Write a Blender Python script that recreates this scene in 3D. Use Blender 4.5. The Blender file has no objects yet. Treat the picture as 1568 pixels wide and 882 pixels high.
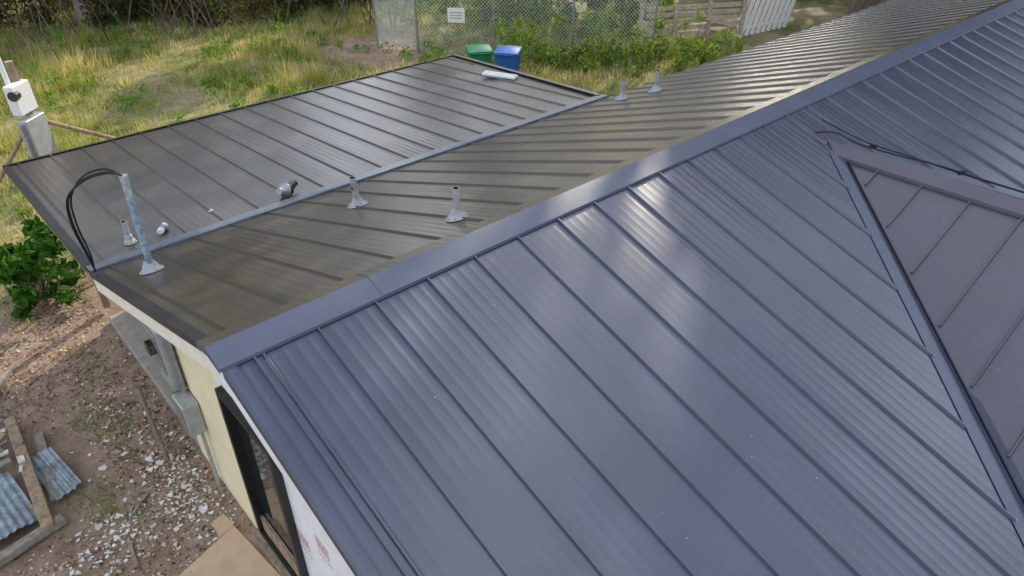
import bpy, math, random
import numpy as np
from mathutils import Vector, Matrix
random.seed(7); rng=np.random.default_rng(7)
S=bpy.context.scene
C=bpy.context.collection
# ---------------------------------------------------------------- helpers
def link(o,parent=None):
    C.objects.link(o)
    if parent: o.parent=parent
    return o
def empty(name):
    return link(bpy.data.objects.new(name,None))
def mobj(name,verts,faces,mat,parent=None,smooth=False,loc=None):
    me=bpy.data.meshes.new(name); me.from_pydata([tuple(v) for v in verts],[],faces); me.update()
    if mat: me.materials.append(mat)
    if smooth: me.polygons.foreach_set('use_smooth',[True]*len(me.polygons))
    o=bpy.data.objects.new(name,me); link(o,parent)
    if loc: o.location=loc
    return o
def fastmesh(name,V,k,mat):
    """V: (N*k,3) verts, every k verts one face"""
    n=len(V)//k
    me=bpy.data.meshes.new(name)
    me.vertices.add(len(V)); me.vertices.foreach_set('co',np.asarray(V,dtype=np.float32).ravel())
    me.loops.add(n*k); me.loops.foreach_set('vertex_index',np.arange(n*k,dtype=np.int32))
    me.polygons.add(n); me.polygons.foreach_set('loop_start',np.arange(0,n*k,k,dtype=np.int32))
    me.update(calc_edges=True); me.validate()
    if mat: me.materials.append(mat)
    return me
class MB:
    """mesh builder with multiple materials"""
    def __init__(s): s.v=[];s.f=[];s.m=[];s.mats=[];s.sm=[]
    def mi(s,mat):
        if mat not in s.mats: s.mats.append(mat)
        return s.mats.index(mat)
    def add(s,V,F,mat,smooth=False):
        b=len(s.v); s.v+= [tuple(x) for x in V]; i=s.mi(mat)
        for f in F: s.f.append(tuple(b+q for q in f)); s.m.append(i); s.sm.append(smooth)
    def box(s,c,size,mat,R=None,taper=1.0,bev=0.0):
        hx,hy,hz=[q/2 for q in size]; V=[]
        if bev<=0:
            for z in(-1,1):
                k=taper if z<0 else 1
                for x,y in((-1,-1),(1,-1),(1,1),(-1,1)): V.append(Vector((x*hx*k,y*hy*k,z*hz)))
            F=[(0,3,2,1),(4,5,6,7),(0,1,5,4),(1,2,6,5),(2,3,7,6),(3,0,4,7)]
        else:
            rings=[(-hz,bev),(-hz+bev,0),(hz-bev,0),(hz,bev)]
            for z,ins in rings:
                k=taper+(1-taper)*(z+hz)/(2*hz)
                X=hx*k-ins;Y=hy*k-ins;b=bev
                for x,y in((-X,-Y+b),(-X+b,-Y),(X-b,-Y),(X,-Y+b),(X,Y-b),(X-b,Y),(-X+b,Y),(-X,Y-b)): V.append(Vector((x,y,z)))
            F=[tuple(range(7,-1,-1)),tuple(range(24,32))]
            for r in range(3):
                for i in range(8):
                    j=(i+1)%8; F.append((r*8+i,r*8+j,r*8+8+j,r*8+8+i))
        c=Vector(c)
        V=[(R@v if R else v)+c for v in V]
        s.add(V,F,mat)
    def tube(s,pts,rad,mat,n=10,caps=True,smooth=True):
        pts=[Vector(p) for p in pts]; 
        if not hasattr(rad,'__len__'): rad=[rad]*len(pts)
        V=[];F=[];prev=None
        for i,p in enumerate(pts):
            d=(pts[min(i+1,len(pts)-1)]-pts[max(i-1,0)]).normalized()
            if prev is None:
                a=Vector((0,0,1)) if abs(d.z)<.9 else Vector((1,0,0)); x=d.cross(a).normalized()
            else: x=(prev-d*prev.dot(d)).normalized()
            prev=x; y=d.cross(x)
            for k in range(n):
                t=2*math.pi*k/n; V.append(p+(x*math.cos(t)+y*math.sin(t))*rad[i])
        for i in range(len(pts)-1):
            for k in range(n):
                j=(k+1)%n; F.append((i*n+k,i*n+j,i*n+n+j,i*n+n+k))
        s.add(V,F,mat,smooth)
        if caps:
            s.add(V[:n],[tuple(range(n-1,-1,-1))],mat); s.add(V[-n:],[tuple(range(n))],mat)
    def obj(s,name,parent=None):
        me=bpy.data.meshes.new(name); me.from_pydata(s.v,[],s.f); me.update()
        for m in s.mats: me.materials.append(m)
        me.polygons.foreach_set('material_index',s.m); me.polygons.foreach_set('use_smooth',s.sm)
        return link(bpy.data.objects.new(name,me),parent)
def Rz(a): return Matrix.Rotation(a,3,'Z')
def Rx(a): return Matrix.Rotation(a,3,'X')
def Ry(a): return Matrix.Rotation(a,3,'Y')
# ---------------------------------------------------------------- materials
class NT:
    def __init__(s,name):
        s.mat=bpy.data.materials.new(name); s.mat.use_nodes=True; s.t=s.mat.node_tree; s.t.nodes.clear()
        s.out=s.n('ShaderNodeOutputMaterial')
    def n(s,ty,**kw):
        nd=s.t.nodes.new(ty)
        for k,v in kw.items(): setattr(nd,k,v)
        return nd
    def l(s,a,b): s.t.links.new(a,b)
    def inp(s,sock,v):
        if hasattr(v,'is_output') or hasattr(v,'links'): s.l(v,sock)
        else: sock.default_value=v
    def coord(s,obj=True): 
        return s.n('ShaderNodeTexCoord').outputs['Object'] if obj else s.n('ShaderNodeNewGeometry').outputs['Position']
    def noise(s,co,scale,detail=4,rough=.55,dist=0.0,stretch=None):
        if stretch:
            m=s.n('ShaderNodeMapping'); m.inputs['Scale'].default_value=stretch; s.l(co,m.inputs['Vector']); co=m.outputs[0]
        nd=s.n('ShaderNodeTexNoise'); nd.inputs['Scale'].default_value=scale; nd.inputs['Detail'].default_value=detail
        nd.inputs['Roughness'].default_value=rough; nd.inputs['Distortion'].default_value=dist; s.l(co,nd.inputs['Vector'])
        return nd.outputs['Fac']
    def ramp(s,fac,stops,interp='LINEAR'):
        r=s.n('ShaderNodeValToRGB'); r.color_ramp.interpolation=interp; e=r.color_ramp.elements
        while len(e)<len(stops): e.new(.5)
        for i,(p,c) in enumerate(stops):
            e[i].position=p; e[i].color=(c[0],c[1],c[2],1) if hasattr(c,'__len__') else (c,c,c,1)
        s.l(fac,r.inputs['Fac']); return r.outputs['Color']
    def mix(s,f,a,b,mode='MIX'):
        m=s.n('ShaderNodeMix',data_type='RGBA',blend_type=mode)
        s.inp(m.inputs[0],f); 
        for sock,v in((m.inputs[6],a),(m.inputs[7],b)):
            if hasattr(v,'is_output'): s.l(v,sock)
            else: sock.default_value=(v[0],v[1],v[2],1)
        return m.outputs[2]
    def math(s,op,a,b=0.0,c=None):
        m=s.n('ShaderNodeMath',operation=op); s.inp(m.inputs[0],a); s.inp(m.inputs[1],b)
        if c is not None: s.inp(m.inputs[2],c)
        return m.outputs[0]
    def bsdf(s,col,rough=.6,metal=0.0,bump=None,bdist=.01,bstr=1.0,ior=1.45,spec=.5,**kw):
        b=s.n('ShaderNodeBsdfPrincipled')
        if hasattr(col,'is_output'): s.l(col,b.inputs['Base Color'])
        else: b.inputs['Base Color'].default_value=(*col,1)
        s.inp(b.inputs['Roughness'],rough); b.inputs['Metallic'].default_value=metal; b.inputs['IOR'].default_value=ior
        b.inputs['Specular IOR Level'].default_value=spec
        if bump is not None:
            bp=s.n('ShaderNodeBump'); bp.inputs['Distance'].default_value=bdist; bp.inputs['Strength'].default_value=bstr
            s.l(bump,bp.inputs['Height']); s.l(bp.outputs[0],b.inputs['Normal'])
        s.l(b.outputs[0],s.out.inputs['Surface']); s.b=b
        return s.mat
def simple(name,c1,c2=None,scale=8,rough=.6,metal=0.0,bd=.003,spec=.5,stretch=None):
    t=NT(name); co=t.coord()
    if c2 is None: c2=tuple(x*.75 for x in c1)
    n=t.noise(co,scale,3,.6,stretch=stretch)
    col=t.ramp(n,[(.3,c2),(.7,c1)])
    return t.bsdf(col,rough,metal,bump=n,bdist=bd,spec=spec)
PER=.405
def roof_mat(name,axis,base=(.030,.031,.037),x0=0.149,rough=.30,amp=.0008):
    t=NT(name); co=t.coord(); sp=t.n('ShaderNodeSeparateXYZ'); t.l(co,sp.inputs[0])
    a=sp.outputs[axis]
    # faint pencil striations: 5 per pan, depth varies along the sheet
    ph=t.math('MULTIPLY',t.math('SUBTRACT',a,x0),2*math.pi*5/PER)
    s=t.math('COSINE',ph); s=t.math('MULTIPLY',t.math('ADD',s,1.0),.5)
    s=t.math('POWER',s,2.2)
    st=(1,.10,.10) if axis==0 else (.10,1,.10)
    oil=t.noise(co,2.6,1,.5,.3,stretch=st)
    wav=t.noise(co,1.1,0,.5)
    vary=t.ramp(t.noise(co,.55,2,.5),[(.36,.30),(.60,1.3)])
    h=t.math('ADD',t.math('MULTIPLY',t.math('MULTIPLY',s,amp),vary),t.math('ADD',t.math('MULTIPLY',oil,.012),t.math('MULTIPLY',wav,.010)))
    dust=t.noise(co,2.2,3,.65,.4)
    grime=t.noise(co,5,3,.6,.3,stretch=(1,.25,.25) if axis==0 else (.25,1,.25))
    col=t.mix(t.ramp(dust,[(.42,0),(.75,.40)]),base,tuple(x*1.5+.005 for x in base))
    speck=t.n('ShaderNodeTexVoronoi'); speck.inputs['Scale'].default_value=8; t.l(co,speck.inputs['Vector'])
    sm=t.ramp(speck.outputs['Distance'],[(.0,1),(.03,1),(.045,0)])
    spr=t.n('ShaderNodeSeparateColor'); t.l(speck.outputs['Color'],spr.inputs[0])
    sm2=t.math('MULTIPLY',sm,t.math('GREATER_THAN',spr.outputs[0],.93))
    scuff=t.noise(co,6,5,.7,.8)
    scf=t.math('MULTIPLY',t.ramp(scuff,[(.60,0),(.76,1)]),.10)
    col=t.mix(scf,col,(.20,.20,.20)); col=t.mix(sm2,col,(.36,.35,.33))
    r=t.math('ADD',t.math('MULTIPLY',grime,.10),rough-.05)
    m=t.bsdf(col,r,0.0,ior=1.7,spec=.75)
    bp=t.n('ShaderNodeBump'); bp.inputs['Distance'].default_value=1.0; bp.inputs['Strength'].default_value=1.0
    t.l(h,bp.inputs['Height']); t.l(bp.outputs[0],t.b.inputs['Normal'])
    return m
M_near=roof_mat('roof_panel_paint',0,base=(.035,.042,.076),rough=.30,amp=.0010)
M_far=roof_mat('roof_panel_baked_warm_light',0,base=(.052,.040,.028),rough=.31,amp=.0012)  # same roof paint; warm light and tree reflections put into the brown base
M_cross=roof_mat('cross_roof_panel_paint',1,base=(.048,.041,.062),x0=-1.2,rough=.42,amp=.0005)
t=NT('roof_trim_smooth'); co=t.coord(); n=t.noise(co,5,3,.6); n2=t.noise(co,1.3,2)
M_flash=t.bsdf(t.ramp(n,[(.3,(.050,.064,.108)),(.75,(.066,.082,.132))]),.38,bump=n2,bdist=.01,spec=.7,ior=1.6)
t=NT('valley_trim_paint'); co=t.coord(); n=t.noise(co,5,3,.6)
M_valley=t.bsdf(t.ramp(n,[(.3,(.036,.040,.062)),(.75,(.048,.052,.078))]),.38,spec=.6)
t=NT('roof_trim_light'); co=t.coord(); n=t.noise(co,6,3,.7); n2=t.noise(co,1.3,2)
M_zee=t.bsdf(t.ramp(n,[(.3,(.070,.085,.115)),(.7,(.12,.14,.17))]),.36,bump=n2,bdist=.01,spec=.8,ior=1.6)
M_dark=simple('dark_edge_trim',(.02,.02,.022),(.012,.012,.013),20,.4)
M_white=simple('cream_white_fascia_paint',(.80,.76,.67),(.70,.66,.57),6,.55)
M_wht=simple('white_paint',(.80,.79,.77),(.70,.69,.67),6,.55)
M_cream=simple('cream_siding_paint',(.82,.73,.48),(.74,.65,.42),4,.7)
M_conc=simple('concrete',(.36,.33,.29),(.24,.22,.19),7,.9,bd=.01)
M_galv=simple('galvanized_steel',(.42,.43,.44),(.28,.29,.30),14,.42,.7)
M_grey=simple('grey_box_paint',(.40,.42,.41),(.30,.32,.31),7,.45,.2)
M_pvc=simple('grey_pvc',(.40,.40,.39),(.28,.28,.27),20,.5)
M_boot=simple('silicone_boot',(.42,.43,.44),(.28,.29,.30),25,.6)
M_blk=simple('black_cable_rubber',(.015,.015,.017),(.01,.01,.01),20,.45)
M_wood=simple('weathered_wood',(.40,.29,.19),(.20,.14,.09),18,.85,bd=.01,stretch=(1,1,.15))
M_gwood=simple('grey_weathered_wood',(.34,.30,.25),(.16,.14,.11),14,.9,bd=.01)
M_fwood=simple('sun_bleached_fence_wood',(.55,.46,.36),(.30,.24,.18),9,.9,bd=.01)
M_bark=simple('bark',(.20,.16,.12),(.07,.055,.04),9,.95,bd=.05,stretch=(1,1,.2))
M_palebark=simple('pale_bark',(.42,.36,.28),(.22,.18,.14),7,.95,bd=.04,stretch=(1,1,.3))
M_glass=NT('dark_window_glass').bsdf((.015,.02,.02),.06,0,spec=.9,ior=1.5)
M_card=simple('cardboard',(.60,.43,.28),(.50,.35,.22),5,.85)
M_label=simple('paper_label',(.8,.8,.78),(.6,.6,.6),60,.6)
M_red=simple('red_print',(.70,.22,.14),(.60,.16,.10),30,.6)
M_binb=simple('blue_bin_plastic',(.02,.11,.42),(.015,.08,.33),6,.4)
M_bing=simple('green_bin_plastic',(.01,.20,.09),(.01,.14,.06),6,.4)
M_tyre=simple('rubber_tyre',(.02,.02,.02),(.015,.015,.015),10,.8)
M_rust=simple('rusty_pipe',(.28,.22,.17),(.16,.11,.08),16,.8,.2)
t=NT('wrapped_mast'); co=t.coord(); n=t.noise(co,14,4,.7,1.0); M_mast=t.bsdf(t.ramp(n,[(.40,(.14,.24,.32)),(.52,(.25,.34,.40)),(.66,(.48,.48,.46))]),.55,bump=n,bdist=.01)
t=NT('house_wrap'); co=t.coord(); wr=t.noise(co,3,4,.6,1.0)
M_wrap=t.bsdf(t.ramp(wr,[(.3,(.76,.77,.78)),(.7,(.86,.86,.86))]),.5,bump=wr,bdist=.03)
t=NT('old_galvanized_sheet'); co=t.coord(); n=t.noise(co,5,6,.7,.6); M_tin=t.bsdf(t.ramp(n,[(.36,(.16,.12,.09)),(.46,(.20,.24,.27)),(.6,(.30,.37,.42)),(.78,(.48,.50,.50))]),.5,.35,bump=n,bdist=.004)
def leaf_mat(name,cols,tr=.4,pos_noise=.35,w=(.55,.62,-.08)):
    t=NT(name); g=t.n('ShaderNodeNewGeometry'); 
    n=t.noise(g.outputs['Position'],pos_noise,2,.6)
    f=t.math('ADD',t.math('MULTIPLY',g.outputs['Random Per Island'],w[0]),t.math('MULTIPLY',n,w[1]))
    f=t.math('ADD',f,w[2])
    k=len(cols); col=t.ramp(f,[(.12+.76*i/(k-1),c) for i,c in enumerate(cols)])
    d=t.n('ShaderNodeBsdfDiffuse'); t.l(col,d.inputs[0]); r=t.n('ShaderNodeBsdfTranslucent')
    t.l(t.mix(1.0,col,(1.25,1.2,.7),'MULTIPLY'),r.inputs[0])
    mx=t.n('ShaderNodeMixShader'); mx.inputs[0].default_value=tr; t.l(d.outputs[0],mx.inputs[1]); t.l(r.outputs[0],mx.inputs[2])
    t.l(mx.outputs[0],t.out.inputs['Surface']); return t.mat
M_leaf=leaf_mat('tree_foliage',[(.03,.06,.012),(.06,.12,.022),(.14,.21,.04)])
M_brush=leaf_mat('brush_foliage',[(.018,.024,.010),(.040,.050,.020),(.11,.085,.055),(.08,.13,.03)])
M_shrub=leaf_mat('shrub_foliage',[(.05,.10,.02),(.11,.20,.035),(.24,.33,.07),(.36,.42,.13)],.45,.6)
M_bush=leaf_mat('bush_foliage',[(.025,.075,.012),(.045,.13,.018),(.09,.21,.035)],.35,2.0)
M_grass=leaf_mat('grass_blades',[(.10,.16,.028),(.25,.32,.065),(.50,.45,.18),(.76,.62,.39)],.35,.7,(.42,1.35,-.36))
M_weed=leaf_mat('weed_leaves',[(.08,.17,.025),(.15,.29,.045),(.22,.36,.07)],.4,1.0)
# ground
t=NT('ground_soil_and_turf'); co=t.coord(False); sp=t.n('ShaderNodeSeparateXYZ'); t.l(co,sp.inputs[0])
big=t.noise(co,.45,4,.6); mid=t.noise(co,3,6,.65,.3); fine=t.noise(co,28,5,.75)
turf=t.mix(t.ramp(big,[(.35,0),(.65,1)]),t.ramp(mid,[(.3,(.07,.095,.025)),(.7,(.17,.20,.06))]),t.ramp(mid,[(.3,(.24,.19,.11)),(.7,(.48,.38,.26))]))
dirt=t.ramp(mid,[(.25,(.19,.125,.083)),(.5,(.32,.23,.165)),(.75,(.45,.345,.265))])
litter=t.ramp(fine,[(.50,0),(.62,1)])
dirt2=t.mix(t.math('MULTIPLY',litter,t.ramp(t.noise(co,1.1,3,.6),[(.42,.03),(.62,.6)])),dirt,(.12,.072,.045))
pale=t.ramp(t.noise(co,45,3,.7),[(.60,0),(.66,1)])
dirt2=t.mix(t.math('MULTIPLY',pale,.5),dirt2,(.56,.49,.42))
moss=t.ramp(t.noise(co,1.7,4,.7),[(.60,0),(.72,.6)])
dirt2=t.mix(moss,dirt2,(.12,.15,.04))
m1=t.math('MULTIPLY',t.math('LESS_THAN',t.math('ADD',sp.outputs[1],t.math('MULTIPLY',t.math('SUBTRACT',mid,.5),3.5)),8.2),1.0)
dx=t.math('SUBTRACT',sp.outputs[0],11.0); dy=t.math('SUBTRACT',sp.outputs[1],16.2)
dd=t.math('SQRT',t.math('ADD',t.math('MULTIPLY',dx,dx),t.math('MULTIPLY',t.math('MULTIPLY',dy,dy),.5)))
m2=t.math('LESS_THAN',t.math('ADD',dd,t.math('MULTIPLY',t.math('SUBTRACT',mid,.5),5.0)),1.7)
mk=t.math('MAXIMUM',m1,m2)
M_ground=t.bsdf(t.mix(mk,turf,dirt2),.95,bump=t.math('ADD',mid,t.math('MULTIPLY',fine,.35)),bdist=.05,spec=.15)
# ---------------------------------------------------------------- camera
f=1095.0; th=math.atan(744/f); ang=math.atan2(1476,math.hypot(f,744))
h=Vector((math.cos(ang),math.sin(ang),0)); r=Vector((h.y,-h.x,0))
fw=h*math.cos(th)-Vector((0,0,math.sin(th))); up=r.cross(fw)
cam=bpy.data.cameras.new('camera'); co_=bpy.data.objects.new('camera',cam); C.objects.link(co_)
cam.lens=f/1568*36; cam.sensor_width=36; cam.clip_end=2000; cam.clip_start=.05
R=Matrix((r,up,-fw)).transposed().to_4x4(); R.translation=Vector((-.854,-3.478,6.409)); co_.matrix_world=R
S.camera=co_
# ---------------------------------------------------------------- light
SUN_EL=math.radians(29); AZ=math.radians(66)
sd=Vector((math.sin(AZ)*math.cos(SUN_EL),math.cos(AZ)*math.cos(SUN_EL),math.sin(SUN_EL)))
L=bpy.data.lights.new('sun','SUN'); L.energy=5.0; L.angle=math.radians(.5); L.color=(1,.91,.76)
lo=bpy.data.objects.new('sun',L); C.objects.link(lo); lo.rotation_euler=sd.to_track_quat('Z','Y').to_euler(); lo.location=(0,0,30)
W=bpy.data.worlds.new('World'); S.world=W; W.use_nodes=True; wt=W.node_tree; wt.nodes.clear()
sky=wt.nodes.new('ShaderNodeTexSky'); sky.sky_type='NISHITA'; sky.sun_disc=False; sky.sun_elevation=SUN_EL; sky.sun_rotation=AZ
sky.air_density=1.0; sky.dust_density=1.5; sky.ozone_density=1.2
tc=wt.nodes.new('ShaderNodeTexCoord'); nz=wt.nodes.new('ShaderNodeTexNoise'); nz.inputs['Scale'].default_value=4.0; nz.inputs['Detail'].default_value=5; nz.inputs['Roughness'].default_value=.6
mp=wt.nodes.new('ShaderNodeMapping'); mp.inputs['Scale'].default_value=(1,1,1.6)
wt.links.new(tc.outputs['Generated'],mp.inputs[0]); wt.links.new(mp.outputs[0],nz.inputs['Vector'])
rp=wt.nodes.new('ShaderNodeValToRGB'); rp.color_ramp.elements[0].position=.48; rp.color_ramp.elements[1].position=.57; rp.color_ramp.elements[1].color=(.9,.9,.9,1)
wt.links.new(nz.outputs['Fac'],rp.inputs[0])
mx=wt.nodes.new('ShaderNodeMix'); mx.data_type='RGBA'; wt.links.new(rp.outputs[0],mx.inputs[0]); wt.links.new(sky.outputs[0],mx.inputs[6]); mx.inputs[7].default_value=(17.5,18.5,20.5,1)
bg=wt.nodes.new('ShaderNodeBackground'); bg.inputs[1].default_value=.15; wo=wt.nodes.new('ShaderNodeOutputWorld')
wt.links.new(mx.outputs[2],bg.inputs[0]); wt.links.new(bg.outputs[0],wo.inputs[0])
S.view_settings.view_transform='Standard'; S.view_settings.look='None'; S.view_settings.exposure=0
# ---------------------------------------------------------------- ground
mobj('ground',[(-400,-400,0),(400,-400,0),(400,400,0),(-400,400,0)],[(0,1,2,3)],M_ground)
# ---------------------------------------------------------------- house
H=empty('metal_roof_house')
RZ=3.85; SL=1/3
def zn(y): return RZ-SL*abs(y)
NE=-4.3; FE=3.485; ZT=zn(FE)
def zl(y): return ZT-(y-FE)/12
LE=7.715; LX=20.0
def slab(mb,poly,mat,th=.03):
    n=len(poly); V=[Vector(p) for p in poly]+[Vector(p)-Vector((0,0,th)) for p in poly]
    F=[tuple(range(n)),tuple(range(2*n-1,n-1,-1))]+[(i,i+n,(i+1)%n+n,(i+1)%n) for i in range(n)]
    mb.add(V,F,mat)
def rib(mb,p0,p1,side,nrm,mat,w=.015,hh=.020,lift=0.0):
    p0=Vector(p0);p1=Vector(p1);s=Vector(side)*w/2;n=Vector(nrm)
    V=[]
    for p in(p0,p1): V+=[p-s*1.8-n*.004,p-s*.7+n*hh,p+s*.7+n*hh,p+s*1.8-n*.004]
    mb.add(V,[(0,1,5,4),(1,2,6,5),(2,3,7,6),(3,0,4,7),(3,2,1,0),(4,5,6,7)],mat)
nN=Vector((0,-SL,1)).normalized(); nF=Vector((0,SL,1)).normalized(); nL=Vector((0,1/12,1)).normalized()
near=MB(); slab(near,[(0,NE,zn(NE)),(LX,NE,zn(NE)),(LX,0,RZ),(0,0,RZ)],M_near)
P0=Vector((5.894,-.707,3.614)); K=.875; VG=.16
def yv(x):
    if 2.75<x<P0.x+3.144: return P0.y-abs(P0.x-x)/K
    return None
x=.149
while x<LX:
    y0=-.10; y1=NE; v=yv(x)
    if v is not None: y1=v+VG+random.uniform(-.03,.03)
    if y1<y0-.1:
        rib(near,(x,y0,zn(y0)),(x,y1,zn(y1)),(1,0,0),nN,M_near)
        if v is not None:
            near.box((x,y1-.008,zn(y1)+.012),(.016,.006,.016),M_galv)
    x+=PER
rib(near,(.205,-.1,zn(.1)),(.205,NE,zn(NE)),(1,0,0),nN,M_near,.02,.014)
near.obj('near_roof_slope',H)
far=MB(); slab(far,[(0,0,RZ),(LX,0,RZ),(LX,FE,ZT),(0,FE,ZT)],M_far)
x=.149
while x<LX:
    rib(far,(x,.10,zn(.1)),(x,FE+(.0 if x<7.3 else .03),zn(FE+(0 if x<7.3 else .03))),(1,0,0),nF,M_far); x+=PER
far.obj('far_roof_slope',H)
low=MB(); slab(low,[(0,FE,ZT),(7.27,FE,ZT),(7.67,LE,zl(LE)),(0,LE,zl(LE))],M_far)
x=.149
while x<7.6:
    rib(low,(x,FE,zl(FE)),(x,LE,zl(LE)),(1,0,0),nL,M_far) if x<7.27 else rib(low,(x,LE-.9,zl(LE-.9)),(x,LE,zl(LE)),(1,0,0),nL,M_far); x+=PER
low.obj('low_slope_addition_roof',H)
z=MB()
segs=[(-.03,2.05),(2.03,4.6),(4.58,7.32)]
for i,(a,b) in enumerate(segs):
    lf=.026+.003*i
    y0,y1,y2=FE-.05,FE+.02,FE+.12
    V=[(a,y0,zn(y0)+lf),(b,y0,zn(y0)+lf),(b,y1,zn(FE)+lf+.002),(a,y1,zn(FE)+lf+.002),(b,y2,zl(y2)+lf),(a,y2,zl(y2)+lf),(b,y2+.005,zl(y2)+.003),(a,y2+.005,zl(y2)+.003),(b,y0-.004,zn(y0)+.002),(a,y0-.004,zn(y0)+.002)]
    z.add(V,[(0,1,2,3),(3,2,4,5),(5,4,6,7),(9,8,1,0)],M_zee)
z.obj('transition_flashing',H)
c=MB(); xs=[-.05,1.02,4.1,7.2,10.3,13.4,LX]
for i in range(len(xs)-1):
    a,b=xs[i],xs[i+1]+.03; lf=.028+.0025*(i%2); w=.165
    for sgn in(-1,1):
        yy=sgn*w; 
        V=[(a,0,RZ+lf+.008),(b,0,RZ+lf+.008),(b,yy,zn(yy)+lf),(a,yy,zn(yy)+lf),(b,yy+sgn*.004,zn(yy)+.008),(a,yy+sgn*.004,zn(yy)+.008)]
        F=[(0,1,2,3),(3,2,4,5)]
        if sgn<0: F=[tuple(reversed(q)) for q in F]
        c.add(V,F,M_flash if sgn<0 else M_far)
c.add([(-.05,0,RZ+.036),(-.05,-.165,zn(.165)+.028),(-.05,-.165,zn(.165)-.01),(-.05,0,RZ-.03),(-.05,.165,zn(.165)-.01),(-.05,.165,zn(.165)+.028)],[(0,1,2,3),(0,3,4,5)],M_flash)
c.obj('ridge_cap',H)
tr=MB()
def rake(y0,z0,y1,z1,x,w=.045,hgt=.05,mat=M_flash,th=.012):
    V=[(x-.035,y0,z0+th),(x+w,y0,z0+th),(x+w,y1,z1+th),(x-.035,y1,z1+th),(x-.035,y0,z0-hgt),(x-.035,y1,z1-hgt)]
    tr.add(V,[(0,1,2,3),(4,0,3,5)],mat)
rake(-.16,zn(.16),NE,zn(NE),0,mat=M_near); rake(.16,zn(.16),FE,ZT,0,mat=M_dark); rake(FE+.1,zl(FE+.1),LE,zl(LE),0,mat=M_dark)
tr.add([(-.03,LE-.02,zl(LE)+.02),(7.7,LE-.02,zl(LE)+.02),(7.7,LE+.03,zl(LE)+.018),(-.03,LE+.03,zl(LE)+.018),(7.7,LE+.03,zl(LE)-.09),(-.03,LE+.03,zl(LE)-.09)],[(0,1,2,3),(3,2,4,5)],M_dark)
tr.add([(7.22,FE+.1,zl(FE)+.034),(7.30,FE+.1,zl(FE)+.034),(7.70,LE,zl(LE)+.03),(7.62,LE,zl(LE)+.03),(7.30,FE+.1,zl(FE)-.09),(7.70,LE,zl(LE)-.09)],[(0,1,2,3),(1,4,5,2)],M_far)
tr.obj('rake_trim',H)
# cross gable
cr=MB(); cs=(P0.z-2.417)/(P0.x-2.75); YE=-6.2
def zc(x): return P0.z-cs*abs(P0.x-x)
slab(cr,[P0,(P0.x-3.144,-4.3,2.417),(P0.x-3.144,YE,2.417),(P0.x,YE,P0.z)],M_cross,.002)
slab(cr,[P0,(P0.x,YE,P0.z),(P0.x+3.144,YE,2.417),(P0.x+3.144,-4.3,2.417)],M_cross,.002)
nC=Vector((-cs,0,1)).normalized(); nC2=Vector((cs,0,1)).normalized()
y=-1.2
while y>YE:
    xv=P0.x-max(0,(P0.y-y))*K+.10
    xv=max(xv,2.76)
    if xv<P0.x-.15:
        rib(cr,(P0.x-.09,y,zc(P0.x-.09)),(xv,y,zc(xv)),(0,1,0),nC,M_cross)
        x2=2*P0.x-xv; rib(cr,(P0.x+.09,y,zc(P0.x-.09)),(x2,y,zc(xv)),(0,1,0),nC2,M_cross)
    y-=PER
cr.obj('cross_gable_roof',H)
cc=MB()
for sgn in(-1,1):
    V=[(P0.x,P0.y+.10,P0.z+.045),(P0.x,YE,P0.z+.045),(P0.x+sgn*.14,YE,zc(P0.x+.14)+.037),(P0.x+sgn*.14,P0.y-.06,zc(P0.x+.14)+.037),(P0.x+sgn*.144,YE,zc(P0.x+.14)+.004),(P0.x+sgn*.144,P0.y-.06,zc(P0.x+.14)+.004)]
    F=[(0,1,2,3),(3,2,4,5)]
    if sgn>0: F=[tuple(reversed(q)) for q in F]
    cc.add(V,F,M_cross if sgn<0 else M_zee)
cc.obj('cross_gable_ridge_cap',H)
va=MB()
for sgn in(-1,1):
    def pt(s,off,on_main,lift):
        y=P0.y-s; x=P0.x+sgn*s*K
        if on_main: x=x+sgn*off; return Vector((x,y,zn(y)+lift))
        x=x-sgn*off; return Vector((x,y,zc(x)+lift))
    s1=3.59
    for (o0,o1,mn,l0,l1,mat) in((.0,.15,True,.012,.008,M_flash),(.0,.03,False,.012,.012,M_valley),(.03,.12,False,.034,.030,M_valley)):
        V=[pt(.02,o0,mn,l0),pt(s1,o0,mn,l0),pt(s1,o1,mn,l1),pt(.02,o1,mn,l1)]
        va.add(V,[(0,1,2,3)] if (sgn<0)!=(not mn) else [(3,2,1,0)],mat)
    V=[pt(.02,.03,False,.012),pt(s1,.03,False,.012),pt(s1,.03,False,.034),pt(.02,.03,False,.034)]
    va.add(V,[(0,1,2,3)],M_dark)
va.obj('valley_flashing',H)
# walls
WX=.37
w=MB()
def wallquad(y0,y1,mat,z0=0,nseg=1):
    def top(y): return (zn(y) if y<=FE else zl(y))-.035
    ys=[y0]+([0] if y0<0<y1 else [])+[y1]
    poly=[(WX,y0,z0)]+[(WX,y1,z0)]+[(WX,yy,top(yy)) for yy in reversed(ys)]
    w.add(poly,[tuple(range(len(poly)))],mat)
wallquad(-4.1,.62,M_wrap); wallquad(1.63,1.80,M_wrap)
w.add([(WX,.62,2.26),(WX,1.63,2.26),(WX,1.63,zn(1.63)-.035),(WX,.62,zn(.62)-.035)],[(0,1,2,3)],M_wrap)
w.add([(WX,.62,0),(WX,1.63,0),(WX,1.63,.34),(WX,.62,.34)],[(0,1,2,3)],M_wrap)
wallquad(1.80,3.42,M_cream)
w.add([(WX,3.42,0),(LX-.4,3.42,0),(LX-.4,3.42,zn(3.42)-.04),(WX,3.42,zn(3.42)-.04)],[(0,1,2,3)],M_cream)
w.add([(WX,-4.1,0),(LX-.4,-4.1,0),(LX-.4,-4.1,2.4),(WX,-4.1,2.4)],[(0,1,2,3)],M_wrap)
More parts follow.
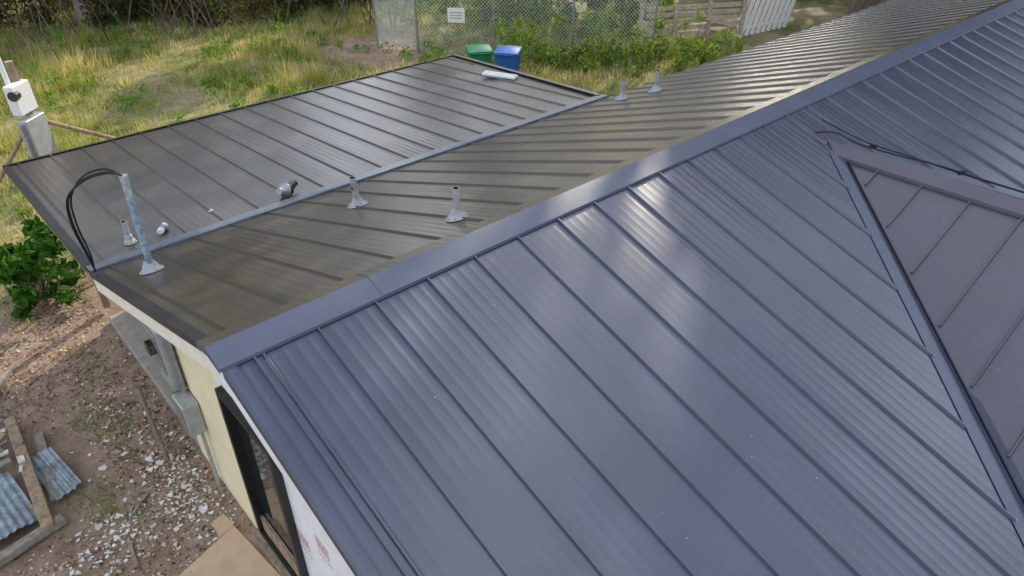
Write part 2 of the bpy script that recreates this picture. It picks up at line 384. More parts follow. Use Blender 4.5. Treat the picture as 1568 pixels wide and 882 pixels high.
w.add([(LX-.4,-4.1,0),(LX-.4,3.42,0),(LX-.4,3.42,2.6),(LX-.4,0,RZ-.04),(LX-.4,-4.1,2.4)],[(0,1,2,3,4)],M_cream)
w.add([(1.7,3.43,0),(1.7,7.3,0),(1.7,7.3,2.3),(1.7,3.43,2.6)],[(0,1,2,3)],M_cream)
w.add([(1.7,7.3,0),(7.2,7.3,0),(7.2,7.3,2.3),(1.7,7.3,2.3)],[(0,1,2,3)],M_cream)
w.add([(7.2,7.3,0),(7.2,3.43,0),(7.2,3.43,2.6),(7.2,7.3,2.3)],[(0,1,2,3)],M_cream)
w.obj('walls',H)
# red printing on the house wrap
pr=MB(); px_=WX-.004
def stroke(y0,z0,y1,z1,wd):
    d=Vector((0,y1-y0,z1-z0)).normalized(); e=Vector((0,-d.z,d.y))*wd/2
    pr.add([Vector((px_,y0,z0))-e,Vector((px_,y1,z1))-e,Vector((px_,y1,z1))+e,Vector((px_,y0,z0))+e],[(0,1,2,3)],M_red)
for (yy,zz) in((.33,2.22),(.42,1.25),(.02,1.55),(-.35,2.05),(-.2,.9),(-.75,1.5),(.30,.45),(-.6,2.7),(-.05,2.85),(1.0,2.6)):
    for k in range(4): stroke(yy+.05*k,zz-.05,yy+.03+.05*k,zz+.05,.014)
    stroke(yy-.02,zz+.08,yy+.2,zz+.08,.012)
    for k in range(6): stroke(yy-.02+.04*k,zz-.12,yy+.0+.04*k,zz-.12,.018)
pr.obj('house_wrap_print',H)
fa=MB()
def fascia(y0,z0,y1,z1,x,hh,mat):
    V=[(x,y0,z0-.034),(x,y1,z1-.034),(x,y1,z1-hh),(x,y0,z0-hh),(x+.03,y0,z0-.034),(x+.03,y1,z1-.034),(x+.03,y1,z1-hh),(x+.03,y0,z0-hh)]
    fa.add(V,[(0,1,2,3),(7,6,5,4),(3,2,6,7),(0,4,5,1)],mat)
    fa.add([(x+.03,y0,z0-.04),(x+.03,y1,z1-.04),(WX,y1,z1-.04),(WX,y0,z0-.04)],[(0,1,2,3)],mat)
fascia(0,RZ,NE,zn(NE),-.02,.22,M_wht); fascia(0,RZ,FE,ZT,-.02,.21,M_white); fascia(FE,ZT,LE,zl(LE),-.02,.13,M_gwood)
fa.obj('rake_fascia',H)
pb=MB(); pb.box((1.05,5.15,.06),(1.35,3.4,.12),M_conc,bev=.015); pb.obj('porch_slab',H)
pp=MB(); pp.box((.46,4.2,1.3),(.09,.09,2.5),M_wood); pp.box((.46,7.2,1.2),(.09,.09,2.25),M_wood); pp.box((.46,5.5,2.36),(.09,3.6,.14),M_wood,Rx(-math.atan(1/12))); pp.obj('porch_post',H)
wi=MB(); y0,y1,z0,z1=.62,1.63,.34,2.26
for (a,b,cz,dz) in((y0,y0+.06,z0,z1),(y1-.06,y1,z0,z1)):
    wi.box((WX-.02,(a+b)/2,(cz+dz)/2),(.09,b-a,dz-cz),M_dark)
for zz in(z0+.03,z1-.03): wi.box((WX-.02,(y0+y1)/2,zz),(.088,y1-y0-.12,.055),M_dark)
wi.add([(WX+.01,y0,z0),(WX+.01,y1,z0),(WX+.01,y1,z1),(WX+.01,y0,z1)],[(0,1,2,3)],M_glass)
wi.box((WX-.05,(y0+y1)/2,z0-.03),(.14,y1-y0+.1,.05),M_wood)
wi.box((WX-.012,(y0+y1)/2,z0+.16),(.03,y1-y0-.13,.20),M_wood)
wi.obj('window',H)
em=MB()
em.box((WX-.07,3.16,1.72),(.13,.36,.78),M_grey,bev=.012); em.box((WX-.14,3.16,1.80),(.02,.28,.5),M_galv,bev=.006)
em.tube([(WX-.21,3.16,1.85),(WX-.13,3.16,1.85)],.085,M_glass,16)
em.box((WX-.09,2.86,1.10),(.17,.30,.42),M_grey,bev=.012); em.box((WX-.18,2.86,1.12),(.012,.24,.34),M_galv)
em.tube([(WX-.05,2.95,1.3),(WX-.05,2.95,2.5)],.025,M_galv); em.tube([(WX-.05,3.0,1.25),(WX-.05,3.1,1.4)],.02,M_galv)
em.tube([(WX-.05,2.8,.9),(WX-.05,2.8,0)],.02,M_pvc)
em.obj('electric_meter_box')
# ---------------------------------------------------------------- roof penetrations
def vent(x,y,hh,slope,rad=.030,base=.095,lean=0):
    z=zn(y) if slope==1 else zl(y); n=nF if slope==1 else nL
    m=MB(); seg=28
    a=Vector((1,0,0)); b=n.cross(a)
    p=Vector((x,y,z))
    prof=[(base,.006),(base*.96,.014),(base*.80,.020),(base*.78,.034),(base*.62,.040),(base*.58,.056),(rad*1.35,.075),(rad*1.3,.095),(rad,.097)]
    V=[];F=[]
    for i,(rr,hz) in enumerate(prof):
        for k in range(seg):
            tt=2*math.pi*k/seg; base_v=p+(a*math.cos(tt)+b*math.sin(tt))*rr+n*hz*(1 if i<5 else .4)+Vector((0,0,hz))*(0 if i<5 else .6)
            V.append(base_v)
    for i in range(len(prof)-1):
        for k in range(seg):
            j=(k+1)%seg; F.append((i*seg+k,i*seg+j,i*seg+seg+j,i*seg+seg+k))
    m.add(V,F,M_boot,True)
    for k in range(8):
        tt=2*math.pi*k/8; q=p+(a*math.cos(tt)+b*math.sin(tt))*base*.88+n*.02; m.box(q,(.01,.01,.01),M_galv)
    top=p+Vector((lean,0,hh)); 
    m.tube([p,top],rad,M_pvc,18,caps=False); m.tube([top-Vector((0,0,.12)),top],rad*.82,M_blk,18,caps=False)
    m.add([top+Vector((math.cos(2*math.pi*k/18)*rr,math.sin(2*math.pi*k/18)*rr,0)) for rr in(rad,rad*.82) for k in range(18)],[(k,(k+1)%18,18+(k+1)%18,18+k) for k in range(18)],M_pvc)
    m.add([top+Vector((math.cos(2*math.pi*k/18)*rad*.8,math.sin(2*math.pi*k/18)*rad*.8,-.1)) for k in range(18)],[tuple(range(18))],M_blk)
    return m.obj('vent_pipe')
vent(2.168,.544,.27,1,.028,.095); vent(2.227,2.24,.31,1,.030,.105,-.02); vent(7.03,2.94,.28,1,.032,.11); vent(7.44,2.667,.30,1,.032,.11); vent(.463,3.868,.25,2,.028,.065)
m=MB(); bx,by,bz=.324,2.587,zn(2.587)
m.tube([(bx,by,bz-.05),(bx+.01,by,bz+.45),(bx+.02,by,bz+.88)],.030,M_mast,16)
prof=[(.105,.006),(.10,.02),(.075,.03),(.07,.05),(.045,.09),(.034,.11)]
a=Vector((1,0,0)); b=nF.cross(a); V=[];F=[]
for rr,hz in prof:
    for k in range(24): V.append(Vector((bx,by,bz))+(a*math.cos(k*math.pi/12)+b*math.sin(k*math.pi/12))*rr+nF*hz)
for i in range(len(prof)-1):
    for k in range(24): F.append((i*24+k,i*24+(k+1)%24,i*24+24+(k+1)%24,i*24+24+k))
m.add(V,F,M_boot,True)
def bez(pts,n=28):
    out=[]; Q=[Vector(p) for p in pts]
    Q=[Q[0]*2-Q[1]]+Q+[Q[-1]*2-Q[-2]]
    for i in range(1,len(Q)-2):
        for k in range(n):
            t=k/n; out.append(.5*((2*Q[i])+(Q[i+1]-Q[i-1])*t+(2*Q[i-1]-5*Q[i]+4*Q[i+1]-Q[i+2])*t*t+(3*Q[i]-Q[i-1]-3*Q[i+1]+Q[i+2])*t**3))
    out.append(Q[-2]); return out
tx,ty,tz=bx+.02,by,bz+.88
for d in(0,.020,-.008):
    m.tube(bez([(tx,ty,tz-.10),(tx-.01,ty,tz+.03),(tx-.10,ty+.03+d,tz+.085+d),(tx-.26,ty+.10,tz+.05+d*1.3),(tx-.40+d,ty+.22,tz-.12),(tx-.42+d*1.3,ty+.36,tz-.42),(tx-.38+d,ty+.52,tz-.78),(tx-.35,ty+.68,tz-1.06+d)],10),.0085,M_blk,8)
m.tube([(tx,ty,tz-.03),(tx,ty,tz+.035)],.034,M_pvc,14)
m.obj('service_mast')
m=MB(); p=(2.15,3.76,zl(3.76)+.03)
def cone(m,c,ax,r0,r1,L,mat):
    c=Vector(c);ax=Vector(ax).normalized(); m.tube([c,c+ax*L*.15,c+ax*L*.2,c+ax*L],[r0,r0,r1*1.5,r1],mat,18)
cone(m,Vector(p)+Vector((0,0,.045)),(-.75,-.45,.25),.085,.04,.12,M_galv)
cone(m,Vector(p)+Vector((.03,.0,.045)),(.8,.35,.1),.075,.035,.15,M_blk)
m.obj('loose_pipe_boot')
m=MB(); q=Vector((.80,3.88,zl(3.88)+.038)); m.tube([q-Vector((.05,.06,0)),q-Vector((.045,.054,0)),q+Vector((.045,.054,0)),q+Vector((.055,.066,0))],[.026,.034,.034,.022],M_label,16)
m.tube([q-Vector((.02,.024,0)),q+Vector((.025,.03,0))],.0352,M_tin,16); m.obj('drink_can')
m=MB(); m.box((7.10,5.70,zl(5.7)+.05),(.62,.16,.05),M_wht,Rz(-1.15),bev=.012); m.box((7.10,5.70,zl(5.7)+.078),(.56,.06,.012),M_label,Rz(-1.15)); m.obj('white_foam_closure_strip')
m=MB(); m.box((1.36,4.0,zl(4.0)+.012),(.035,.03,.006),M_label,Rz(.6)); m.box((1.375,4.01,zl(4.0)+.016),(.02,.02,.006),M_label,Rz(.2)); m.obj('paper_scrap')
m=MB(); pts=[]
for s,dx,dz in((-.22,-.05,.10),(-.05,.02,.13),(.15,.06,.075),(.5,.10,.06),(.9,.13,.07),(1.3,.10,.075),(1.8,.16,.05),(2.6,.12,.06),(3.6,.1,.06)):
    pts.append((P0.x+dx,P0.y-s,P0.z+dz))
m.tube(bez(pts,8),.008,M_blk,6)
m.tube(bez([(P0.x+.1,P0.y+.25,3.80),(P0.x+.13,P0.y-.2,3.70),(P0.x+.2,P0.y-.6,3.66),(P0.x+.26,P0.y-1.2,3.62),(P0.x+.22,P0.y-2,3.64)],8),.007,M_blk,6)
for s in(.3,1.1,1.75): m.box((P0.x+.11,P0.y-s,P0.z+.075),(.03,.07,.03),M_blk,Rz(s))
m.obj('loose_cable')
# ---------------------------------------------------------------- trash bins
def bin_(x,y,rot,mat):
    m=MB(); R=Rz(rot); o=Vector((x,y,0))
    def P(a,b,c): return o+R@Vector((a,b,c))
    m.box(P(0,0,.52),(.60,.68,.92),mat,R,taper=.78,bev=.03)
    m.box(P(0,0,.965),(.66,.74,.06),mat,R,bev=.02)
    V=[];n=8
    for i in range(n+1):
        for j in range(n+1):
            u=i/n*2-1;v=j/n*2-1; V.append(P(u*.32,v*.37,1.0+.07*(1-u*u*.8)*(1-v*v*.8)))
    m.add(V,[(i*(n+1)+j,(i+1)*(n+1)+j,(i+1)*(n+1)+j+1,i*(n+1)+j+1) for i in range(n) for j in range(n)],mat,True)
    m.box(P(0,0,1.0),(.645,.745,.02),mat,R)
    for a in(-.15,0,.15): m.box(P(a,-.33,.55),(.035,.02,.6),mat,R)
    m.tube([P(-.24,.42,.98),P(.24,.42,.98)],.018,mat); 
    for a in(-.22,.22): m.box(P(a,.39,.97),(.03,.1,.04),mat,R); 
    for a in(-.31,.31): m.tube([P(a-.03,.30,.13),P(a+.03,.30,.13)],.13,M_tyre,18)
    m.tube([P(-.3,.3,.13),P(.3,.3,.13)],.012,M_galv)
    m.box(P(.0,-.345,.72),(.2,.012,.12),M_label,R)
    m.obj('wheeled_trash_bin')
bin_(11.85,10.85,2.2,M_binb); bin_(11.35,11.45,2.6,M_bing)
# ---------------------------------------------------------------- temporary power pole
m=MB(); px,py=.62,8.75
m.box((px,py,1.7),(.10,.10,3.4),M_wood); 
m.box((px-.02,py-.14,2.34),(.42,.16,.60),M_grey,Rz(.75),bev=.012); m.box((px-.07,py-.23,2.34),(.36,.012,.52),M_galv,Rz(.75))
m.box((px-.04,py-.13,2.92),(.38,.14,.42),M_label,Rz(.75),bev=.012); m.box((px-.09,py-.205,2.86),(.2,.01,.12),M_grey,Rz(.75)); m.box((px-.10,py-.21,2.25),(.08,.01,.05),M_red,Rz(.75))
m.tube([(px-.09,py-.22,3.0),(px-.15,py-.30,3.0)],.07,M_glass,16)
m.tube([(px-.12,py-.1,3.1),(px-.12,py-.1,4.3)],.035,M_wht)
m.tube([(px-.12,py-.1,4.3),(px-.2,py-.16,4.42),(px-.28,py-.22,4.34)],[.05,.06,.03],M_grey)
m.tube([(px+.05,py,2.55),(px+1.0,py+.1,1.95),(px+2.1,py+.3,1.2)],.035,M_wood,6); m.tube([(px-.05,py,2.5),(px-1.0,py+.3,1.3),(px-2.0,py+.6,0)],.035,M_wood,6)
m.obj('temporary_power_pole')
# ---------------------------------------------------------------- chain link fence
def chain(A,B,hh,name,cell=.07,wd=.006,posts=3):
    A=Vector(A);B=Vector(B);d=(B-A);Lh=d.length;d.normalize();nn=Vector((-d.y,d.x,0))
    m=MB(); k=-hh
    while k<Lh:
        for s in(1,-1):
            x0,z0_=(k,0) if s==1 else (k+hh,0)
            t0,t1=0,hh
            if s==1: t0=max(0,-k); t1=min(hh,Lh-k)
            else: t0=max(0,k+hh-Lh); t1=min(hh,k+hh)
            if t1>t0+.02:
                a=A+d*(x0+s*t0)+Vector((0,0,t0+.04)); b=A+d*(x0+s*t1)+Vector((0,0,t1+.04))
                e=(b-a).normalized().cross(nn)*wd/2; off=nn*.004*s
                m.add([a-e+off,b-e+off,b+e+off,a+e+off],[(0,1,2,3)],M_link)
        k+=cell
    for i in range(posts):
        p=A+d*(Lh*i/(posts-1)); m.tube([p,p+Vector((0,0,hh+.12))],.032,M_galv,10); m.tube([p+Vector((0,0,hh+.12)),p+Vector((0,0,hh+.16))],[.04,.01],M_galv,10)
    m.tube([A+Vector((0,0,hh+.05)),B+Vector((0,0,hh+.05))],.022,M_galv,8)
    return m.obj(name)
M_link=simple('chain_link_wire',(.80,.80,.78),(.65,.65,.64),9,.5,.1)
chain((11.95,15.15,0),(16.6,9.75,0),1.8,'chain_link_fence',cell=.11,wd=.0065,posts=4)
chain((11.3,16.4,0),(12.0,15.2,0),1.9,'chain_link_gate',cell=.06,wd=.009,posts=2)
m=MB(); dF=(Vector((16.6,9.75,0))-Vector((11.95,15.15,0))).normalized(); p=Vector((11.95,15.15,1.15))+dF*1.25; an=math.atan2(dF.y,dF.x)
m.box(p+Vector((-.03,-.03,0)),(.52,.012,.42),M_label,Rz(an)); 
for zz in(.08,0,-.08): m.box(p+Vector((-.037,-.037,zz)),(.36,.006,.03),M_grey,Rz(an))
m.obj('fence_sign')
m=MB(); A=Vector((17.4,10.9,0)); B=Vector((20.5,9.3,0)); d=(B-A).normalized(); an=math.atan2(d.y,d.x)
for i in range(6):
    zz=.14+i*.20; m.box((A+B)/2+Vector((random.uniform(-.05,.05),0,zz)),((B-A).length*random.uniform(.9,1),.03,.13),M_fwood,Rz(an)@Ry(random.uniform(-.04,.04)))
for s in(0,.33,.66,1): m.box(A.lerp(B,s)+Vector((-.05,-.05,.68)),(.1,.1,1.36),M_fwood,Rz(an)@Ry(random.uniform(-.05,.05)))
m.box(A.lerp(B,.7)+Vector((-.12,-.12,.75)),(1.5,.03,.14),M_fwood,Rz(an)@Ry(.3)); m.box(A.lerp(B,.75)+Vector((-.2,-.2,.35)),(1.2,.03,.14),M_wood,Rz(an)@Ry(-.2))
m.obj('wooden_board_fence')
m=MB(); A=Vector((20.7,9.5,0)); B=Vector((23.4,9.1,0)); d=(B-A).normalized(); an=math.atan2(d.y,d.x)
for i in range(10):
    p=A.lerp(B,(i+.5)/10); m.box(p+Vector((0,0,.85)),(.17,.03,1.75),M_wht,Rz(an)@Ry(.30))
for zz in(.25,1.5): m.box((A+B)/2+Vector((.02,.04,zz)),((B-A).length,.04,.1),M_wht,Rz(an))
m.obj('white_picket_screen')
m=MB(); m.box((31,16,1.5),(7,6,3.0),M_cream,Rz(-.3)); 
V=[(Rz(-.3)@Vector(p))+Vector((31,16,3.0)) for p in((-4,-3.5,0),(4,-3.5,0),(4,3.5,0),(-4,3.5,0),(-4,0,1.4),(4,0,1.4))]
m.add(V,[(0,1,5,4),(3,4,5,2),(0,4,3),(1,2,5),(0,3,2,1)],M_flash)
for a in(-2.2,1.6): m.box(Vector((31,16,1.6))+Rz(-.3)@Vector((a,-3.02,0)),(1.1,.06,1.2),M_wht,Rz(-.3)); m.box(Vector((31,16,1.6))+Rz(-.3)@Vector((a,-3.06,0)),(.95,.03,1.05),M_glass,Rz(-.3))
m.obj('neighbour_house')
# ---------------------------------------------------------------- vegetation
def leaves(centers,radii,n,size,squash=.8):
    N=len(centers)*n
    c=np.repeat(np.asarray(centers),n,axis=0); rr=np.repeat(np.asarray(radii),n)
    d=rng.normal(size=(N,3)); d/=np.linalg.norm(d,axis=1)[:,None]; d*= (rng.random(N)**.45*rr)[:,None]; d[:,2]*=squash
    p=c+d
    u=rng.normal(size=(N,3)); u/=np.linalg.norm(u,axis=1)[:,None]
    w_=rng.normal(size=(N,3)); v=np.cross(u,w_); v/=np.linalg.norm(v,axis=1)[:,None]
    s=(size*(.6+.8*rng.random(N)))[:,None]
    V=np.stack([p-u*s,p+v*s*.5,p+u*s,p-v*s*.5],axis=1).reshape(-1,3); V[:,2]=np.maximum(V[:,2],.02)
    return V
def make_tree(idx,hh,spread,bark):
    m=MB(); pts=[Vector((0,0,-.1))]; 
    for i in range(1,7): pts.append(Vector((random.uniform(-.15,.15)*i*.5,random.uniform(-.15,.15)*i*.5,hh*.75*i/6)))
    r0=.16+hh*.012; m.tube(pts,[r0*(1.25 if i==0 else 1-.11*i) for i in range(7)],bark,10)
    cs_=[];rs=[]
    for i in range(11):
        a=i*2.4+random.random(); b=pts[2+i%4].lerp(pts[3+i%4],random.random()); ln=spread*random.uniform(.6,1.0)
        e=b+Vector((math.cos(a)*ln,math.sin(a)*ln,hh*random.uniform(.10,.28))); mid=b.lerp(e,.5)+Vector((0,0,.25*ln*.3))
        m.tube([b,mid,e],[r0*.4,r0*.25,r0*.08],bark,6)
        for q in(mid,e,e+Vector((random.uniform(-.8,.8),random.uniform(-.8,.8),random.uniform(-.5,.7)))):
            cs_.append(tuple(q)); rs.append(random.uniform(.6,1.25)*spread/3)
    for i in range(6): cs_.append((random.uniform(-1,1)*spread*.5,random.uniform(-1,1)*spread*.5,hh*random.uniform(.75,1))); rs.append(spread*.38)
    tm=m.obj('tmp'); me=tm.data; bpy.data.objects.remove(tm)
    lm=fastmesh('crown%d'%idx,leaves(cs_,rs,170,.17),4,M_leaf)
    return me,lm
TV=[make_tree(0,8.5,3.0,M_bark),make_tree(1,7.0,2.7,M_palebark),make_tree(2,10.5,3.6,M_bark)]
def tree(x,y,v,s=1,rot=0,name='tree'):
    e=empty(name); e.location=(x,y,0); e.rotation_euler=(0,0,rot); e.scale=(s,s,s)
    a=bpy.data.objects.new('trunk',TV[v][0]); link(a,e); b=bpy.data.objects.new('crown',TV[v][1]); link(b,e)
TP=[(3.2,31,0),(5.4,25.8,1),(9.5,28,0),(17,21.0,1),(-1,33,2),(-5,28,0),(7,36,2),(0,40,2),(12.5,26.0,1),(1.8,27.5,0)]
for i,(x,y,v) in enumerate(TP): tree(x,y,v,random.uniform(.85,1.15),i*1.3)
for i,(x,y,v,s) in enumerate([(24.0,4.2,2,1.5),(25.5,7.6,2,1.85),(29.5,9.5,2,2.0),(30,3.5,2,1.9),(36,7,2,2.1),(42,11,2,2.1)]): tree(x,y,v,s,i*2.1+.4)
for i,(x,y) in enumerate([(48,4),(52,12),(50,19),(47,26),(43,32),(38,38),(56,-4)]): tree(x,y,2,1.25,i*1.7,'tree')
cs_=[];rs=[]
for i in range(260):
    s=random.random(); x=-4+24*s+random.uniform(-1,1); y=27.6-.66*(x)+random.uniform(0,7)+ (1.5 if x<2 else 0)
    if x>11: y=max(y,22-.0*x)
    cs_.append((x,y,random.uniform(.1,.9)+ (random.random()<.3)*random.random()*1.6)); rs.append(random.uniform(.4,1.1))
link(bpy.data.objects.new('undergrowth',fastmesh('undergrowth',leaves(cs_,rs,150,.085),4,M_brush)))
m=MB()
for i in range(150):
    x=random.uniform(-3,15); y=25-.55*x+random.uniform(0,6); a=random.random()*6; l=random.uniform(.8,3)
    m.tube([(x,y,0),(x+math.cos(a)*.3*l,y+math.sin(a)*.3*l,l*.6),(x+math.cos(a)*.7*l,y+math.sin(a)*.7*l,l)],[.03,.02,.006],M_bark,5)
m.obj('bare_saplings')
cs_=[];rs=[]
for i in range(210):
    s=random.random(); p=Vector((12.9,16.0,0)).lerp(Vector((17.6,10.5,0)),s)+Vector((random.uniform(0,2.6),random.uniform(0,2.6),0))
    if s<.3 and random.random()<.4: continue
    cs_.append((p.x,p.y,random.uniform(.1,2.3))); rs.append(random.uniform(.2,.55))
link(bpy.data.objects.new('fence_shrubs',fastmesh('fence_shrubs',leaves(cs_,rs,120,.075),4,M_shrub)))
cs_=[];rs=[];m=MB()
for i in range(150):
    p=Vector((13.0,12.6,0)).lerp(Vector((18.2,7.9,0)),random.random())+Vector((random.uniform(-1.2,.9),random.uniform(-1.0,.9),0))
    hh=random.uniform(.05,.5)+(random.random()<.3)*random.uniform(.2,.8)
    cs_.append((p.x,p.y,hh)); rs.append(random.uniform(.10,.30))
    m.tube([(p.x,p.y,0),(p.x+.03,p.y,hh)],[.008,.004],M_bark,4)
we=empty('weed_patch'); m.obj('stems',we); link(bpy.data.objects.new('leaves',fastmesh('weed_patch',leaves(cs_,rs,70,.045,1.2),4,M_shrub)),we)
cs_=[];rs=[];m=MB()
for i in range(34):
    a=random.random()*6.28; q=random.random()**.5; cs_.append((-.16+math.cos(a)*.50*q,8.25+math.sin(a)*.75*q,random.uniform(.1,1.0))); rs.append(random.uniform(.10,.24))
    m.tube([(-.16,8.25,0),cs_[-1]],[.012,.004],M_bark,5)
be=empty('bush'); st=m.obj('stems',be); link(bpy.data.objects.new('leaves',fastmesh('bushl',leaves(cs_,rs,32,.085),4,M_bush)),be)
def grass_pts(n,x0,x1,y0,y1,keep):
    P=np.stack([rng.uniform(x0,x1,n),rng.uniform(y0,y1,n)],1); return P[keep(P)]
def keep(P):
    x,y=P[:,0],P[:,1]
    d=np.hypot(x-11,(y-16.2)*.7)
    w=np.sin(x*2.1)*.4+np.sin(x*5.3+y)*.3
    house=(y>8.1+w)&(d>1.3+w*.8)&(y<36-.7*x)
    return house&(rng.random(len(x))<.50+.50*np.sin(x*1.3+np.sin(y*.9)*2)*np.sin(y*1.1))
P=grass_pts(190000,-3,20,7.5,30,keep)
def blades(P,h0,h1,w0):
    n=len(P); tall=.5+.5*np.sin(P[:,0]*.8+1.7*np.sin(P[:,1]*.5)); hh=(h0+(h1-h0)*rng.random(n)**1.8)*(.5+tall)
    a=rng.uniform(0,6.28,n); w_=w0*(.6+.8*rng.random(n)); lean=hh*rng.uniform(.1,.7,n); b=rng.uniform(0,6.28,n)
    base=np.stack([P[:,0],P[:,1],np.zeros(n)],1); dx=np.stack([np.cos(a)*w_,np.sin(a)*w_,np.zeros(n)],1)
    tip=base+np.stack([np.cos(b)*lean,np.sin(b)*lean,hh],1)
    return np.stack([base-dx,base+dx,tip],1).reshape(-1,3)
nt=1100; ct=np.stack([rng.uniform(-3,19,nt),rng.uniform(8.5,30,nt)],1); ct=ct[(ct[:,1]<34-.7*ct[:,0])&(np.hypot(ct[:,0]-11,(ct[:,1]-16.2)*.7)>1.6)]
pt_=np.repeat(ct,34,axis=0)+rng.normal(size=(len(ct)*34,2))*.13
GV=np.concatenate([blades(P,.06,.26,.012),blades(pt_,.15,.52,.011)])
link(bpy.data.objects.new('grass',fastmesh('grass',GV,3,M_grass)))
nw=700; cw=np.stack([rng.uniform(-2,18,nw),rng.uniform(8.6,26,nw)],1); kk=(np.sin(cw[:,0]*.9)*np.sin(cw[:,1]*.7+1)>.0)&(cw[:,1]<32-.7*cw[:,0]); cw=cw[kk]
link(bpy.data.objects.new('lawn_weeds',fastmesh('lawn_weeds',leaves(np.column_stack([cw,rng.uniform(.08,.3,len(cw))]),rng.uniform(.12,.3,len(cw)),40,.05,.7),4,M_weed)))
P2=grass_pts(16000,-3,1.5,2,9,lambda P:(np.sin(P[:,0]*4+P[:,1]*1.3)*np.sin(P[:,1]*2.3)>.45)&(P[:,0]<.1))
link(bpy.data.objects.new('weeds',fastmesh('weeds',blades(P2,.02,.09,.006),3,M_weed)))
# ---------------------------------------------------------------- yard debris (dirt side)
t=NT('dead_leaf_litter'); g=t.n('ShaderNodeNewGeometry'); M_lit=t.bsdf(t.ramp(g.outputs['Random Per Island'],[(0,(.07,.04,.025)),(.45,(.19,.105,.06)),(.7,(.33,.21,.12)),(.93,(.56,.47,.36))]),.8)
n=16000; P=np.stack([rng.uniform(-3,.35,n),rng.uniform(.8,8.5,n)],1)
kp=rng.random(n)<np.clip(.35+.6*np.sin(P[:,0]*2.3+1)*np.sin(P[:,1]*1.4+2)+(P[:,0]>-.5)*.45,0.03,1); P=P[kp]; n=len(P)
a=rng.uniform(0,6.28,n); s=rng.uniform(.010,.030,n); c_=np.stack([P[:,0],P[:,1],rng.uniform(.006,.02,n)],1)
u=np.stack([np.cos(a)*s,np.sin(a)*s,rng.uniform(-.3,.3,n)*s],1); v=np.stack([-np.sin(a)*s*.6,np.cos(a)*s*.6,rng.uniform(-.4,.4,n)*s],1)
link(bpy.data.objects.new('leaf_litter',fastmesh('leaf_litter',np.stack([c_-u,c_+v,c_+u,c_-v],1).reshape(-1,3),4,M_lit)))
M_shard=simple('pale_rubble',(.84,.82,.78),(.54,.51,.47),12,.85)
m=MB()
for i in range(720):
    q=random.random()
    if q<.55: x=random.gauss(.0,.22); y=random.gauss(3.0,.5)
    elif q<.85: x=random.gauss(-.75,.30); y=random.gauss(2.75,.30)
    else: x=random.gauss(-.2,.3); y=random.gauss(4.2,.6)
    if x>.33: continue
    s=random.uniform(.007,.030)*(2.0 if random.random()<.16 else 1); Rr=Rz(random.random()*6)@Rx(random.uniform(-.4,.4))
    k=random.randint(3,6); V=[];ph=random.random(); el=random.uniform(.4,1)
    for zz in(0,1):
        for q in range(k):
            aa=(q+ph)*2*math.pi/k; V.append(Rr@Vector((math.cos(aa)*s*(.7+.3*math.sin(q*3+i)),math.sin(aa)*s*el,zz*s*.3))+Vector((x,y,.005)))
    m.add(V,[tuple(range(k-1,-1,-1)),tuple(range(k,2*k))]+[(q,(q+1)%k,k+(q+1)%k,k+q) for q in range(k)],M_shard)
m.obj('broken_rubble')
def corr(mb,o,R,Lx,Ly,mat,n=60,amp=.012,per=.076):
    V=[];F=[]
    for i in range(n+1):
        x=Lx*i/n
        for j in range(5): 
            y=Ly*j/4; V.append(Vector(o)+R@Vector((x-Lx/2,y-Ly/2,amp*math.sin(2*math.pi*x/per)+.012*math.sin(i*.3+j))))
    for i in range(n):
        for j in range(4): F.append((i*5+j,i*5+5+j,i*5+6+j,i*5+1+j))
    mb.add(V,F,mat,True)
m=MB()
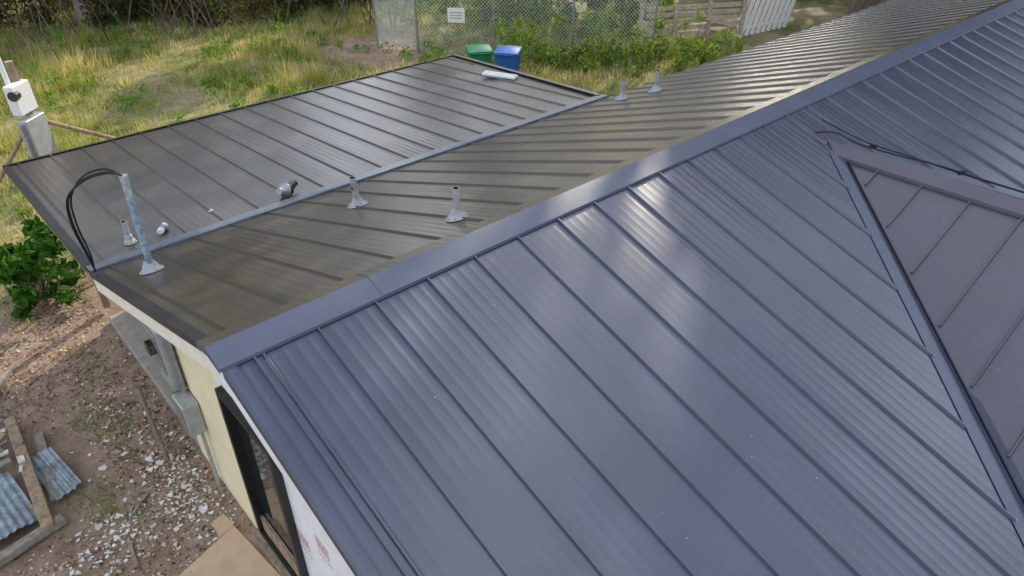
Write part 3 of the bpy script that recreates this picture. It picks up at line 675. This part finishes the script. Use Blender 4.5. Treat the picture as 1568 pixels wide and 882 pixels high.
def timber(a,b,w,hh,mat):
    a=Vector(a);b=Vector(b);d=b-a; an=math.atan2(d.y,d.x); pit=-math.asin(d.z/d.length)
    m.box((a+b)/2,(d.length,w,hh),mat,Rz(an)@Ry(pit),bev=.008)
timber((-1.27,3.32,.13),(-1.20,5.35,.15),.12,.09,M_wood)
timber((-2.6,3.10,.07),(-1.12,3.40,.08),.10,.10,M_gwood)
timber((-1.72,5.35,.10),(-1.0,6.5,.08),.09,.07,M_gwood)
timber((-2.4,4.45,.19),(-1.34,4.55,.20),.09,.04,M_gwood)
timber((-1.12,3.75,.05),(-1.0,5.0,.05),.10,.05,M_gwood)
corr(m,(-1.85,3.93,.15),Rz(.12)@Ry(.05),1.0,.95,M_tin); corr(m,(-1.04,4.15,.09),Rz(.15)@Ry(-.25),.30,.85,M_tin,24)
corr(m,(-1.9,5.1,.10),Rz(-.2)@Ry(.06),.9,.7,M_tin)
m.box((-1.5,4.9,.2),(.5,.12,.03),M_wood,Rz(.8))
for i in range(50): m.box((random.gauss(-1.55,.2),random.gauss(4.95,.3),.16+random.random()*.08),(random.uniform(.03,.12),random.uniform(.03,.08),.03),M_shard if i%2 else M_gwood,Rz(random.random()*3)@Rx(random.random()*.5))
m.obj('scrap_wood_and_tin_pile')
m=MB(); m.tube([(.02,3.56,0),(.03,3.72,.4),(.05,3.95,.82)],[.028,.026,.026],M_rust,10); m.tube([(.05,3.94,.80),(.052,3.97,.86)],.036,M_rust,10); m.obj('rusty_stake_pipe')
m=MB()
def sh(pts,z0=.02): 
    m.add([Vector(p) for p in pts],[tuple(range(len(pts)))],M_card)
sh([(-.50,1.93,.015),(.20,2.14,.02),(.30,1.15,.03),(-.52,.95,.02)]); sh([(.02,2.10,.021),(.20,2.14,.021),(.17,2.30,.10),(.03,2.26,.11)])
o=m.obj('flattened_cardboard_box'); so=o.modifiers.new('th','SOLIDIFY'); so.thickness=.005
m=MB(); m.box((.10,2.75,.03),(.02,.34,.03),M_wood,Rz(.25)); m.box((-.72,2.52,.03),(.035,.42,.02),M_wood,Rz(-.1)); m.box((-.45,3.1,.03),(.3,.03,.02),M_gwood,Rz(.7)); m.obj('wood_offcuts')
